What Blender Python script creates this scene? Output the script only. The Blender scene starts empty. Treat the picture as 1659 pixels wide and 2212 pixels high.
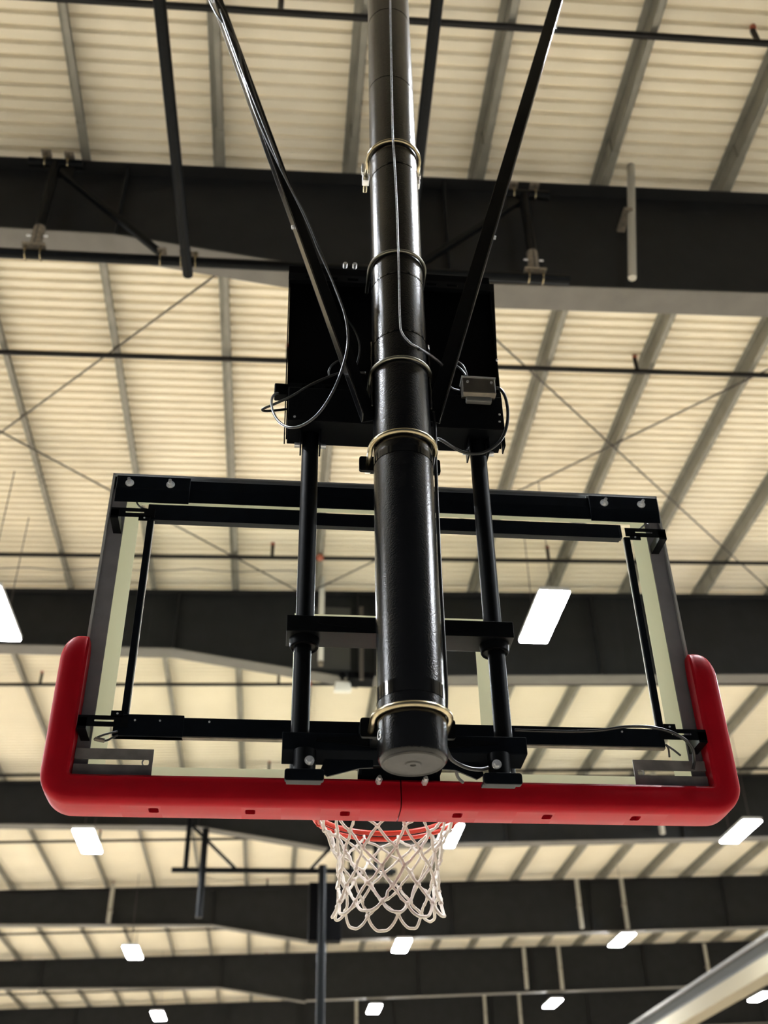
import bpy, bmesh, math, random
from mathutils import Vector, Matrix

random.seed(7)
scene = bpy.context.scene
col = scene.collection
V = Vector

# ------------------------------------------------------------------ camera
CAM = V((-0.325, -2.870, 1.819))
FPX = 2317.7                               # focal length in pixels of the 1659x2212 frame
YAW, PITCH, ROLL = -0.104247, 0.613420, -0.019438
cp, sp, cy_, sy_ = math.cos(PITCH), math.sin(PITCH), math.cos(YAW), math.sin(YAW)
AX_F = V((-sy_ * cp, cy_ * cp, sp))
r0 = V((cy_, sy_, 0.0))
u0 = r0.cross(AX_F)
AX_R = r0 * math.cos(ROLL) + u0 * math.sin(ROLL)
AX_U = u0 * math.cos(ROLL) - r0 * math.sin(ROLL)
cam_data = bpy.data.cameras.new('camera')
cam = bpy.data.objects.new('camera', cam_data)
col.objects.link(cam)
M = Matrix((AX_R, AX_U, -AX_F)).transposed().to_4x4()
M.translation = CAM
cam.matrix_world = M
cam_data.sensor_fit = 'VERTICAL'
cam_data.sensor_height = 36.0
cam_data.sensor_width = 27.0
cam_data.lens = FPX / 2212.0 * 36.0
cam_data.clip_start = 0.05
cam_data.clip_end = 300.0
cam_data.dof.use_dof = True
cam_data.dof.focus_distance = 3.15
APERTURE_M = 0.0135                        # entrance pupil diameter in metres
cam_data.dof.aperture_fstop = cam_data.lens / (APERTURE_M * 1000.0)
scene.camera = cam

# ------------------------------------------------------------------ world, exposure
world = bpy.data.worlds.new('world')
scene.world = world
world.use_nodes = True
world.node_tree.nodes['Background'].inputs[0].default_value = (0.55, 0.62, 0.75, 1)
world.node_tree.nodes['Background'].inputs[1].default_value = 0.25
scene.view_settings.view_transform = 'Standard'
scene.view_settings.look = 'None'
scene.view_settings.gamma = 1.0
scene.view_settings.use_curve_mapping = False
scene.view_settings.exposure = 1.22
LAMP = 160.0                               # radiance of the high-bay lenses


# ------------------------------------------------------------------ helpers
def at(px, py, y):
    """World point on the plane y seen at photo pixel (px, py)."""
    d = AX_F + AX_R * ((px - 829.5) / FPX) - AX_U * ((py - 1106.0) / FPX)
    return CAM + d * ((y - CAM.y) / d.y)


def frame_of(d):
    d = d.normalized()
    a = V((0, 0, 1)) if abs(d.z) < 0.9 else V((1, 0, 0))
    s = d.cross(a).normalized()
    return s, s.cross(d).normalized()


class MB:
    """Mesh builder: gathers shapes and links them as ONE mesh object."""

    def __init__(self):
        self.v, self.f, self.s = [], [], []

    def add(self, verts, faces, smooth=False):
        n = len(self.v)
        self.v += [tuple(p) for p in verts]
        self.f += [tuple(i + n for i in q) for q in faces]
        self.s += [smooth] * len(faces)
        return self

    def box(self, a, b):
        x0, y0, z0 = a
        x1, y1, z1 = b
        return self.hexa([(x0, y0, z0), (x1, y0, z0), (x1, y1, z0), (x0, y1, z0),
                          (x0, y0, z1), (x1, y0, z1), (x1, y1, z1), (x0, y1, z1)])

    def hexa(self, p):
        return self.add(p, [(0, 3, 2, 1), (4, 5, 6, 7), (0, 1, 5, 4), (1, 2, 6, 5), (2, 3, 7, 6), (3, 0, 4, 7)])

    def bar(self, p0, p1, w, h, side=None):
        """Rectangular bar from p0 to p1, w along side, h across it."""
        p0, p1 = V(p0), V(p1)
        d = (p1 - p0).normalized()
        if side is None:
            s, t = frame_of(d)
        else:
            s = (V(side) - d * V(side).dot(d)).normalized()
            t = s.cross(d)
        q = []
        for p in (p0, p1):
            for i, j in ((-1, -1), (1, -1), (1, 1), (-1, 1)):
                q.append(p + s * (w / 2 * i) + t * (h / 2 * j))
        return self.hexa(q)

    def cyl(self, p0, p1, r0, r1=None, n=24, caps=True):
        p0, p1 = V(p0), V(p1)
        r1 = r0 if r1 is None else r1
        s, t = frame_of(p1 - p0)
        vs = []
        for p, r in ((p0, r0), (p1, r1)):
            for k in range(n):
                a = 2 * math.pi * k / n
                vs.append(p + s * (r * math.cos(a)) + t * (r * math.sin(a)))
        self.add(vs, [(k, (k + 1) % n, n + (k + 1) % n, n + k) for k in range(n)], True)
        if caps:
            self.add(vs[:n], [tuple(range(n))[::-1]])
            self.add(vs[n:], [tuple(range(n))])
        return self

    def tube(self, pts, r, n=8, closed=False, caps=True):
        pts = [V(p) for p in pts]
        m = len(pts)
        vs = []
        s = None
        for i in range(m):
            if closed:
                d = pts[(i + 1) % m] - pts[i - 1]
            else:
                d = pts[min(i + 1, m - 1)] - pts[max(i - 1, 0)]
            d.normalize()
            if s is None:
                s, t = frame_of(d)
            else:
                s = (s - d * s.dot(d)).normalized()
                t = s.cross(d)
            rr = r[i] if isinstance(r, (list, tuple)) else r
            for k in range(n):
                a = 2 * math.pi * k / n
                vs.append(pts[i] + s * (rr * math.cos(a)) + t * (rr * math.sin(a)))
        fs = []
        for i in range(m if closed else m - 1):
            j = (i + 1) % m
            for k in range(n):
                fs.append((i * n + k, i * n + (k + 1) % n, j * n + (k + 1) % n, j * n + k))
        if caps and not closed:
            fs.append(tuple(range(n))[::-1])
            fs.append(tuple(range((m - 1) * n, m * n)))
        return self.add(vs, fs, True)

    def prism(self, poly, axis, a, b):
        """Extrude a 2D polygon: axis 'y' takes (x,z) points, 'x' takes (y,z), 'z' takes (x,y)."""
        def P(p, w):
            if axis == 'y':
                return (p[0], w, p[1])
            if axis == 'x':
                return (w, p[0], p[1])
            return (p[0], p[1], w)
        n = len(poly)
        vs = [P(p, a) for p in poly] + [P(p, b) for p in poly]
        fs = [(k, (k + 1) % n, n + (k + 1) % n, n + k) for k in range(n)]
        fs += [tuple(range(n))[::-1], tuple(range(n, 2 * n))]
        return self.add(vs, fs)

    def plate(self, x0, x1, z0, z1, y0, y1, holes):
        """Plate in the xz plane with real rectangular slots (hx0, hx1, hz0, hz1)."""
        xs = sorted({x0, x1, *[h[0] for h in holes], *[h[1] for h in holes]})
        zs = sorted({z0, z1, *[h[2] for h in holes], *[h[3] for h in holes]})
        for i in range(len(xs) - 1):
            for j in range(len(zs) - 1):
                mx, mz = (xs[i] + xs[i + 1]) / 2, (zs[j] + zs[j + 1]) / 2
                if any(h[0] < mx < h[1] and h[2] < mz < h[3] for h in holes):
                    continue
                self.box((xs[i], y0, zs[j]), (xs[i + 1], y1, zs[j + 1]))
        return self

    def sphere(self, c, r, n=10, m=6):
        c = V(c)
        vs = []
        for j in range(m + 1):
            t = math.pi * j / m
            for k in range(n):
                a = 2 * math.pi * k / n
                vs.append(c + V((math.sin(t) * math.cos(a), math.sin(t) * math.sin(a), math.cos(t))) * r)
        fs = [(j * n + k, j * n + (k + 1) % n, (j + 1) * n + (k + 1) % n, (j + 1) * n + k)
              for j in range(m) for k in range(n)]
        return self.add(vs, fs, True)

    def mesh(self, name, mat):
        me = bpy.data.meshes.new(name)
        me.from_pydata(self.v, [], self.f)
        me.polygons.foreach_set('use_smooth', self.s)
        me.materials.append(mat)
        bm = bmesh.new()
        bm.from_mesh(me)
        bmesh.ops.recalc_face_normals(bm, faces=bm.faces)
        bm.to_mesh(me)
        bm.free()
        me.update()
        return me

    def build(self, name, mat, parent=None, bevel=0.0, seg=2):
        o = bpy.data.objects.new(name, self.mesh(name, mat))
        return put(o, parent, bevel, seg)


def put(o, parent=None, bevel=0.0, seg=2):
    col.objects.link(o)
    if parent is not None:
        o.parent = parent
        base = parent
        off = V((0, 0, 0))
        while base is not None:
            off += base.location
            base = base.parent
        o.location = -off if o.location.length == 0 else o.location - off
    if bevel:
        b = o.modifiers.new('bevel', 'BEVEL')
        b.width = bevel
        b.segments = seg
        b.limit_method = 'ANGLE'
        b.angle_limit = math.radians(40)
    return o


def thing(name, label, cat, loc, group=None):
    o = bpy.data.objects.new(name, None)
    o.empty_display_size = 0.1
    o.location = loc
    col.objects.link(o)
    return tag(o, label, cat, group)


def tag(o, label, cat, group=None):
    o['label'] = label
    o['category'] = cat
    if group:
        o['group'] = group
    return o


def struct(o):
    o['kind'] = 'structure'
    return o


def lab(o, text):
    o['label'] = text
    return o


def smooth_path(pts, sub=6):
    """Catmull-Rom through the points."""
    pts = [V(p) for p in pts]
    out = []
    for i in range(len(pts) - 1):
        p0, p1, p2, p3 = pts[max(i - 1, 0)], pts[i], pts[i + 1], pts[min(i + 2, len(pts) - 1)]
        for k in range(sub):
            t = k / sub
            out.append(0.5 * ((2 * p1) + (p2 - p0) * t + (2 * p0 - 5 * p1 + 4 * p2 - p3) * t * t
                              + (3 * p1 - p0 - 3 * p2 + p3) * t ** 3))
    out.append(pts[-1])
    return out


# ------------------------------------------------------------------ materials
def material(name, base, rough=0.5, metal=0.0, noise=0.0, nscale=20.0, bump=0.0, bscale=200.0, coat=0.0, spec=0.5):
    m = bpy.data.materials.new(name)
    m.use_nodes = True
    nt = m.node_tree
    b = nt.nodes['Principled BSDF']
    b.inputs['Base Color'].default_value = (*base, 1)
    b.inputs['Roughness'].default_value = rough
    b.inputs['Metallic'].default_value = metal
    b.inputs['Specular IOR Level'].default_value = spec
    if coat:
        b.inputs['Coat Weight'].default_value = coat
        b.inputs['Coat Roughness'].default_value = 0.15
    tc = nt.nodes.new('ShaderNodeTexCoord')
    if noise:
        n = nt.nodes.new('ShaderNodeTexNoise')
        n.inputs['Scale'].default_value = nscale
        n.inputs['Detail'].default_value = 4
        nt.links.new(tc.outputs['Object'], n.inputs['Vector'])
        r = nt.nodes.new('ShaderNodeValToRGB')
        r.color_ramp.elements[0].position = 0.3
        r.color_ramp.elements[1].position = 0.7
        r.color_ramp.elements[0].color = (*[c * (1 - noise) for c in base], 1)
        r.color_ramp.elements[1].color = (*[min(1, c * (1 + noise)) for c in base], 1)
        nt.links.new(n.outputs['Fac'], r.inputs['Fac'])
        nt.links.new(r.outputs['Color'], b.inputs['Base Color'])
    if bump:
        n2 = nt.nodes.new('ShaderNodeTexNoise')
        n2.inputs['Scale'].default_value = bscale
        n2.inputs['Detail'].default_value = 2
        nt.links.new(tc.outputs['Object'], n2.inputs['Vector'])
        bp = nt.nodes.new('ShaderNodeBump')
        bp.inputs['Strength'].default_value = bump
        bp.inputs['Distance'].default_value = 0.002
        nt.links.new(n2.outputs['Fac'], bp.inputs['Height'])
        nt.links.new(bp.outputs['Normal'], b.inputs['Normal'])
    return m


def emitter(name, c, s):
    m = bpy.data.materials.new(name)
    m.use_nodes = True
    nt = m.node_tree
    nt.nodes.remove(nt.nodes['Principled BSDF'])
    e = nt.nodes.new('ShaderNodeEmission')
    e.inputs[0].default_value = (*c, 1)
    e.inputs[1].default_value = s
    nt.links.new(e.outputs[0], nt.nodes['Material Output'].inputs[0])
    return m


M_MAST = material('gloss_black_enamel', (0.002, 0.002, 0.0023), 0.21, bump=0.3, bscale=230, noise=0.3, nscale=60, spec=0.5)
M_GLOSS = material('gloss_black_paint', (0.003, 0.003, 0.0035), 0.2, noise=0.3, nscale=60)
M_TWIST = material('pale_twisted_cable', (0.26, 0.26, 0.27), 0.35, noise=0.5, nscale=130)
M_BLACK = material('black_powder_coat', (0.0025, 0.003, 0.0036), 0.42, noise=0.3, nscale=30, spec=0.10)
M_MATTE = material('matt_black_steel', (0.001, 0.001, 0.0013), 0.6, noise=0.3, nscale=25, spec=0.05)
M_CHANNEL = material('dark_blue_black_steel', (0.003, 0.0045, 0.007), 0.4, noise=0.25, nscale=30, spec=0.10)
M_TAPE = material('black_tape', (0.004, 0.004, 0.004), 0.12)
M_CAPGREY = material('worn_grey_cap', (0.026, 0.0245, 0.022), 0.6, noise=0.25, nscale=40)
M_ZINC = material('yellow_zinc', (0.46, 0.39, 0.25), 0.25, metal=1.0, noise=0.12, nscale=60)
M_DARKROD = material('dark_zinc_rod', (0.22, 0.21, 0.17), 0.35, metal=1.0)
M_STEEL = material('bright_zinc_steel', (0.85, 0.86, 0.87), 0.38, metal=0.8, noise=0.1, nscale=80)
M_SLEEVE = material('galvanised_sleeve', (0.22, 0.19, 0.15), 0.5, metal=0.4, noise=0.3, nscale=25)
M_ALU = material('grey_anodised_rail', (0.21, 0.205, 0.225), 0.45, noise=0.1, nscale=15)
M_ALULIP = material('pale_aluminium_edge', (0.40, 0.41, 0.41), 0.4)
M_PLATE = material('grey_steel_plate', (0.19, 0.183, 0.18), 0.5, noise=0.25, nscale=18)
M_STRIPE = material('cream_painted_stripe', (0.78, 0.77, 0.65), 0.6)
M_RED = material('red_padding', (0.36, 0.004, 0.012), 0.42, noise=0.08, nscale=8, bump=0.05, bscale=300, spec=0.13)
M_HOLE = material('shaded_red_recess', (0.10, 0.003, 0.006), 0.7)  # darker copy of the padding red: recess shade put into the colour
M_RIM = material('orange_red_rim', (0.60, 0.035, 0.015), 0.35)
M_CORD = material('white_net_cord', (0.62, 0.57, 0.51), 0.85, noise=0.14, nscale=70, bump=0.3, bscale=500)
M_CABLE = material('black_rubber_cable', (0.012, 0.012, 0.012), 0.3)
M_GCABLE = material('grey_jacket_cable', (0.035, 0.036, 0.038), 0.3)
M_NICKEL = material('nickel_box', (0.13, 0.115, 0.095), 0.38, metal=0.7, noise=0.12, nscale=25)
M_CLEAR = material('smoky_plastic', (0.16, 0.16, 0.15), 0.25)
M_WHITE = material('white_paint', (0.78, 0.77, 0.70), 0.5)
M_GIRDER = material('charcoal_girder_paint', (0.012, 0.0125, 0.0125), 0.65, noise=0.2, nscale=3, spec=0.25)
M_FLANGE = material('dusty_grey_flange', (0.13, 0.122, 0.108), 0.65, noise=0.1, nscale=4)
M_PURLIN = material('grey_primer_purlin', (0.22, 0.21, 0.175), 0.5, metal=0.2, noise=0.15, nscale=5)
M_SPRINK = material('black_sprinkler_pipe', (0.008, 0.007, 0.0065), 0.5, spec=0.25)
M_BULB = material('red_brass_head', (0.35, 0.09, 0.05), 0.4)
M_ROD = material('dark_bracing_rod', (0.055, 0.045, 0.038), 0.5)
M_CONDUIT = material('pale_conduit', (0.42, 0.40, 0.34), 0.5)
M_CREAM = material('cream_beam_paint', (0.27, 0.235, 0.165), 0.85)
M_PANEL = material('grey_panel', (0.05, 0.05, 0.044), 0.6)
M_HOUSING = material('white_lamp_housing', (0.65, 0.65, 0.66), 0.5)
M_LENS = emitter('led_lens', (0.90, 0.95, 1.0), LAMP)
M_LETTER = material('white_lettering', (0.75, 0.75, 0.75), 0.5)

# glass: thin clear pane, faint green, with surface reflection
M_GLASS = bpy.data.materials.new('clear_glass')
M_GLASS.use_nodes = True
nt = M_GLASS.node_tree
nt.nodes.remove(nt.nodes['Principled BSDF'])
g_t = nt.nodes.new('ShaderNodeBsdfTransparent')
g_t.inputs[0].default_value = (0.975, 0.99, 0.98, 1)
g_g = nt.nodes.new('ShaderNodeBsdfGlossy')
g_g.inputs['Roughness'].default_value = 0.12
g_f = nt.nodes.new('ShaderNodeFresnel')
g_f.inputs[0].default_value = 1.16
g_m = nt.nodes.new('ShaderNodeMixShader')
nt.links.new(g_f.outputs[0], g_m.inputs[0])
nt.links.new(g_t.outputs[0], g_m.inputs[1])
nt.links.new(g_g.outputs[0], g_m.inputs[2])
nt.links.new(g_m.outputs[0], nt.nodes['Material Output'].inputs[0])

# the painted stripes are a thin film on the front of the glass: light comes through from the court side
nt = M_STRIPE.node_tree
tr = nt.nodes.new('ShaderNodeBsdfTranslucent')
tr.inputs[0].default_value = (0.80, 0.79, 0.66, 1)
mx = nt.nodes.new('ShaderNodeMixShader')
mx.inputs[0].default_value = 0.55
nt.links.new(nt.nodes['Principled BSDF'].outputs[0], mx.inputs[1])
nt.links.new(tr.outputs[0], mx.inputs[2])
nt.links.new(mx.outputs[0], nt.nodes['Material Output'].inputs[0])

# roof deck: cream enamel, slight per-area weathering
M_DECK = material('cream_roof_deck', (0.80, 0.73, 0.58), 0.55, noise=0.06, nscale=0.6)

# floor: maple strips
M_FLOOR = bpy.data.materials.new('maple_floor')
M_FLOOR.use_nodes = True
nt = M_FLOOR.node_tree
b = nt.nodes['Principled BSDF']
b.inputs['Roughness'].default_value = 0.45
tc = nt.nodes.new('ShaderNodeTexCoord')
mp = nt.nodes.new('ShaderNodeMapping')
mp.inputs['Scale'].default_value = (0.4, 9.0, 1.0)
br = nt.nodes.new('ShaderNodeTexBrick')
br.inputs['Color1'].default_value = (0.62, 0.55, 0.44, 1)
br.inputs['Color2'].default_value = (0.56, 0.48, 0.37, 1)
br.inputs['Mortar'].default_value = (0.40, 0.33, 0.24, 1)
br.inputs['Mortar Size'].default_value = 0.008
nt.links.new(tc.outputs['Object'], mp.inputs[0])
nt.links.new(mp.outputs[0], br.inputs['Vector'])
nt.links.new(br.outputs['Color'], b.inputs['Base Color'])
M_DARKWALL = material('dark_charcoal_wall', (0.02, 0.022, 0.028), 0.8, noise=0.1, nscale=1)
M_WALL = material('pale_wall_paint', (0.42, 0.41, 0.38), 0.8, noise=0.05, nscale=1)

# ------------------------------------------------------------------ the hall
X0, X1, Y0, Y1 = -30.0, 34.0, -6.0, 62.0
SL = 0.03                                   # roof pitch across the hall


def roof(x, z):
    return z + SL * x


struct(MB().box((X0, Y0, -0.2), (X1, Y1, 0.0)).build('floor', M_FLOOR))
struct(MB().box((X0 - 0.2, Y0, 0), (X0, Y1, 12.4)).build('wall_left', M_WALL))
struct(MB().box((X1, Y0, 0), (X1 + 0.2, Y1, 12.4)).build('wall_right', M_WALL))
struct(MB().box((X0, Y0 - 0.2, 0), (X1, Y0, 12.4)).build('wall_front', M_DARKWALL))  # unseen wall behind the camera, set close and dark to darken mast reflections
struct(MB().box((X0, Y1, 0), (X1, Y1 + 0.2, 12.4)).build('wall_back', M_WALL))

# corrugated deck: trapezoid ribs running left to right
deck = MB()
pitch, dep = 0.142, 0.046
prof = []
y = Y0
while y < Y1:
    prof += [(y, 0.0), (y + 0.074, 0.0), (y + 0.092, dep), (y + 0.124, dep)]
    y += pitch
prof.append((Y1, 0.0))
ZD = 10.86
vs, fs = [], []
for yy, h in prof:
    vs += [(X0, yy, roof(X0, ZD + h)), (X1, yy, roof(X1, ZD + h))]
for i in range(len(prof) - 1):
    fs.append((2 * i, 2 * i + 1, 2 * i + 3, 2 * i + 2))
deck.add(vs, fs)
deck.add([(X0, Y0, roof(X0, ZD + 0.2)), (X1, Y0, roof(X1, ZD + 0.2)), (X1, Y1, roof(X1, ZD + 0.2)), (X0, Y1, roof(X0, ZD + 0.2))],
         [(0, 1, 2, 3)])
ceiling = struct(deck.build('ceiling', M_DECK))

GY = [3.99 + 8.0 * k for k in range(-1, 8)]  # girder centre lines


def purlin_x(k):
    return 0.10 + 1.28 * k


# Z purlins, one object per line, children of the ceiling
for k in range(-23, 26):
    x = purlin_x(k)
    b_ = MB()
    zt, zb = roof(x, ZD), roof(x, ZD - 0.205)
    t = 0.006
    b_.box((x - t / 2, Y0, zb), (x + t / 2, Y1, zt))
    b_.box((x, Y0, zb), (x + 0.065, Y1, zb + t))
    b_.box((x + 0.065 - t, Y0, zb), (x + 0.065, Y1, zb + 0.022))
    b_.box((x - 0.065, Y0, zt - t), (x, Y1, zt))
    for gy in GY:                            # lap of two lengths over each girder
        b_.box((x - 0.016, gy - 0.55, zb - 0.002), (x - 0.003, gy + 0.55, zt))
        b_.box((x - 0.016, gy - 0.55, zb - 0.006), (x + 0.069, gy + 0.55, zb - 0.001))
    b_.build('purlin', M_PURLIN, ceiling)

# X bracing rods under the purlins, in the bay between the nearest girder and the next
ya, yb = GY[1] + 0.2, GY[2] - 0.2
for xa, xb in ((-15.5, -7.9), (-7.8, -0.2), (0.1, 7.7), (7.8, 15.4)):
    for zo, p, q in ((0, (xa, ya), (xb, yb)), (0.026, (xb, ya), (xa, yb))):
        MB().cyl((p[0], p[1], roof(p[0], 10.61 + zo)), (q[0], q[1], roof(q[0], 10.61 + zo)), 0.012, n=8).build('bracing_rod', M_ROD, ceiling)


def girder_bottom(x):
    pts = [(X0, 9.45), (-8, 9.52), (-2.05, 9.55), (0.78, 9.12), (0.781, 9.17), (34, 10.35)]
    for (xa, za), (xb, zb) in zip(pts, pts[1:]):
        if xa <= x <= xb:
            return za + (zb - za) * (x - xa) / (xb - xa)
    return pts[-1][1]


order = ['girder overhead, above the mast', 'nearest dark girder, crossing behind the top of the mast',
         'dark girder seen through the upper glass of the backboard', 'dark girder just below the red padding line',
         'dark girder behind the white net', 'fifth dark girder back, just under the net hem',
         'sixth dark girder back, at the bottom edge of the view', 'far girder behind the sixth one', 'farthest girder by the back wall']
XS = [X0, -8, -2.05, 0.78, 0.781, 8, 20, X1]
for k, gy in enumerate(GY):
    g = thing('roof_girder', 'tapered charcoal steel roof girder: ' + order[k], 'girder', (0, gy, 9.1), 'roof girders')
    w = MB()
    top = lambda x: roof(x, ZD - 0.211)
    for a, c in zip(XS, XS[1:]):
        w.hexa([(a, gy - 0.008, girder_bottom(a)), (c, gy - 0.008, girder_bottom(c)), (c, gy + 0.008, girder_bottom(c)), (a, gy + 0.008, girder_bottom(a)),
                (a, gy - 0.008, top(a)), (c, gy - 0.008, top(c)), (c, gy + 0.008, top(c)), (a, gy + 0.008, top(a))])
    w.build('web', M_GIRDER, g)
    fb, ft = MB(), MB()
    for a, c in zip(XS, XS[1:]):
        if c - a < 0.01:
            continue
        za, zc = girder_bottom(a), girder_bottom(c)
        fb.hexa([(a, gy - 0.15, za - 0.018), (c, gy - 0.15, zc - 0.018), (c, gy + 0.15, zc - 0.018), (a, gy + 0.15, za - 0.018),
                 (a, gy - 0.15, za), (c, gy - 0.15, zc), (c, gy + 0.15, zc), (a, gy + 0.15, za)])
    ft.hexa([(X0, gy - 0.14, top(X0) - 0.016), (X1, gy - 0.14, top(X1) - 0.016), (X1, gy + 0.14, top(X1) - 0.016), (X0, gy + 0.14, top(X0) - 0.016),
             (X0, gy - 0.14, top(X0)), (X1, gy - 0.14, top(X1)), (X1, gy + 0.14, top(X1)), (X0, gy + 0.14, top(X0))])
    lab(fb.build('bottom_flange', M_FLANGE, g), 'dusty grey bottom flange')
    ft.build('top_flange', M_GIRDER, g)
    for sx in (-8, -2.05, 0.78, 1.05, 4.6, 8.6, 12.6, 20):
        MB().box((sx - 0.006, gy - 0.12, girder_bottom(sx)), (sx + 0.006, gy - 0.008, top(sx) - 0.016)).build('stiffener', M_GIRDER, g)

# interior splice plate and panel on the girder seen through the glass
gy = GY[2]
pn = MB().box((0.02, gy - 0.03, 9.32), (0.66, gy - 0.008, 10.42)).build('web_panel', M_PANEL, None, 0.004)
tag(pn, 'pale grey panel on the dark girder, seen through the glass left of the mast', 'panel')
wc = thing('wall_conduit', 'white painted conduit hanging before the dark girder, right of the left guide pipe', 'conduit', (0.19, gy - 0.22, 9.3))
MB().box((0.155, gy - 0.26, 9.36), (0.235, gy - 0.19, roof(0.2, 10.86))).build('channel', M_WHITE, wc, 0.006)
MB().box((0.16, gy - 0.255, 9.28), (0.23, gy - 0.195, 9.36)).build('end_cap', M_SLEEVE, wc, 0.006)
sc_ = thing('hanging_box', 'black flat box under the dark girder, beside the small floodlight behind the glass', 'box', (0.76, gy - 0.25, 9.0))
MB().box((0.60, gy - 0.42, 9.0), (0.99, gy - 0.1, 9.1)).build('body', M_MATTE, sc_, 0.006)
MB().box((0.77, gy - 0.46, 8.96), (0.83, gy - 0.42, 10.2)).build('strap', M_ROD, sc_)
fl = thing('floodlight', 'small white floodlight hanging on a black bracket behind the glass', 'lamp', (0.53, gy - 0.2, 8.9))
MB().cyl((0.53, gy - 0.2, 9.0), (0.53, gy - 0.2, 9.19), 0.022, n=12).cyl((0.53, gy - 0.2, 9.12), (0.53, gy - 0.2, 9.155), 0.06, n=12).build('bracket', M_MATTE, fl)
MB().hexa([(0.40, gy - 0.34, 8.82), (0.66, gy - 0.34, 8.82), (0.66, gy - 0.08, 8.90), (0.40, gy - 0.08, 8.90),
           (0.42, gy - 0.30, 9.0), (0.64, gy - 0.30, 9.0), (0.64, gy - 0.10, 9.0), (0.42, gy - 0.10, 9.0)]).build('body', M_WHITE, fl, 0.015)
MB().box((0.43, gy - 0.26, 8.99), (0.63, gy - 0.13, 9.03)).build('cooling_fins', M_SLEEVE, fl, 0.004)

# pale conduits dropping in front of the girders: (girder, x, top z, bottom z, where)
for k, x, z0, z1, where in (
        (1, 2.80, roof(2.8, 10.85), 9.27, 'in front of the nearest girder, right of the mast brace'),
        (4, -4.82, 10.6, 9.55, 'on the girder behind the net, at far left'),
        (4, 8.23, 10.85, 9.5, 'on the girder behind the net, left one of the right pair'),
        (4, 9.54, 10.9, 9.5, 'on the girder behind the net, right one of the right pair'),
        (5, 8.30, 10.85, 9.5, 'on the girder below the net, left one of the right pair'),
        (5, 9.53, 10.9, 9.5, 'on the girder below the net, right one of the right pair'),
        (5, 14.8, 11.0, 9.6, 'on the girder below the net, far right'),
        (6, 3.05, 10.7, 9.2, 'on the lowest girder in view, below the mast'),
        (6, 8.28, 10.9, 9.4, 'on the lowest girder in view, right of the net'),
        (6, 9.72, 10.9, 9.4, 'on the lowest girder in view, second right of the net'),
        (3, 8.05, 10.9, 9.5, 'on the girder behind the padding, toward the right')):
    gy = GY[k]
    c = thing('drop_conduit', 'pale vertical conduit ' + where, 'conduit', (x, gy - 0.2, z1), 'drop conduits on the girders')
    rr = 0.04 if k == 1 else 0.06
    MB().cyl((x - (0.08 if k == 1 else 0), gy - 0.24, z1), (x + (0.16 if k == 1 else 0), gy - 0.24, z0), rr, n=10).build('pipe', M_CONDUIT, c)
    MB().box((x - 0.03, gy - 0.24 - rr - 0.01, z0 - 0.75), (x + 0.05, gy - 0.14 + 0.13, z0 - 0.71)).build('strap', M_SLEEVE, c)

# sprinkler mains, running left to right below the purlins
wheres = {-2: 'behind the camera', -1: 'above the camera', 0: 'crossing the top right corner', 1: 'crossing behind the cover box',
          2: 'seen through the upper glass', 3: 'seen through the lower glass', 4: 'seen just above the red padding'}
for k in range(-1, 13):
    yp = 2.2 + 4.3 * k
    sp_ = thing('sprinkler_pipe', 'thin black sprinkler main ' + wheres.get(k, 'far back under the deck, line %s from the padding' % ['one', 'two', 'three', 'four', 'five', 'six', 'seven', 'eight'][k - 5]),
                'pipe', (0, yp, 10.6), 'sprinkler mains under the deck')
    MB().cyl((X0, yp, roof(X0, 10.59)), (X1, yp, roof(X1, 10.59)), 0.032, n=10).build('main', M_SPRINK, sp_)
    for j in range(-4, 6):
        hx = -0.60 + 4.25 * j + (0.15 if k % 2 else 0)
        if k > 5 and abs(j) > 2:
            continue
        h = MB().cyl((hx, yp, roof(hx, 10.59)), (hx, yp + 0.02, roof(hx, 10.59) + 0.23), 0.026, n=8).build('sprinkler_head', M_SPRINK, sp_)
        MB().cyl((hx, yp, roof(hx, 10.82)), (hx, yp, roof(hx, 10.85)), 0.030, n=8).build('bulb', M_BULB, h)
    if k in (2, 3):
        cx = 0.12 if k == 2 else 0.10
        MB().sphere((cx, yp - 0.02, roof(cx, 10.59)), 0.06).build('coupling', M_BULB, sp_)

# high-bay lamps: a grid of columns and rows, hung below the girders' undersides
lampx = (-19.1, -11.6, -4.10, 3.15, 9.37, 16.9, 24.2)  # outer two columns each side are unseen, added to light the hall
rows = (0.35, 9.67, 18.73, 27.9, 36.7, 46.0)
seen = {(1, 2): 'at the left edge of the view, level with the padding top', (1, 3): 'glaring through the glass right of the mast',
        (2, 2): 'just under the padding at left', (2, 3): 'just under the padding beside the net',
        (2, 4): 'just under the padding at the right corner', (3, 2): 'below the net line at left',
        (3, 3): 'right below the net', (3, 4): 'below the net line at right', (4, 2): 'lowest row, left one',
        (4, 3): 'lowest row, middle one', (4, 4): 'lowest row, right one'}
names_c = ['unseen far left', 'unseen outer left', 'left', 'centre', 'right', 'unseen outer right', 'unseen far right']
names_r = ['over the camera', 'over the glass', 'under the padding', 'below the net', 'lowest in view', 'at the back wall']
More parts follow.
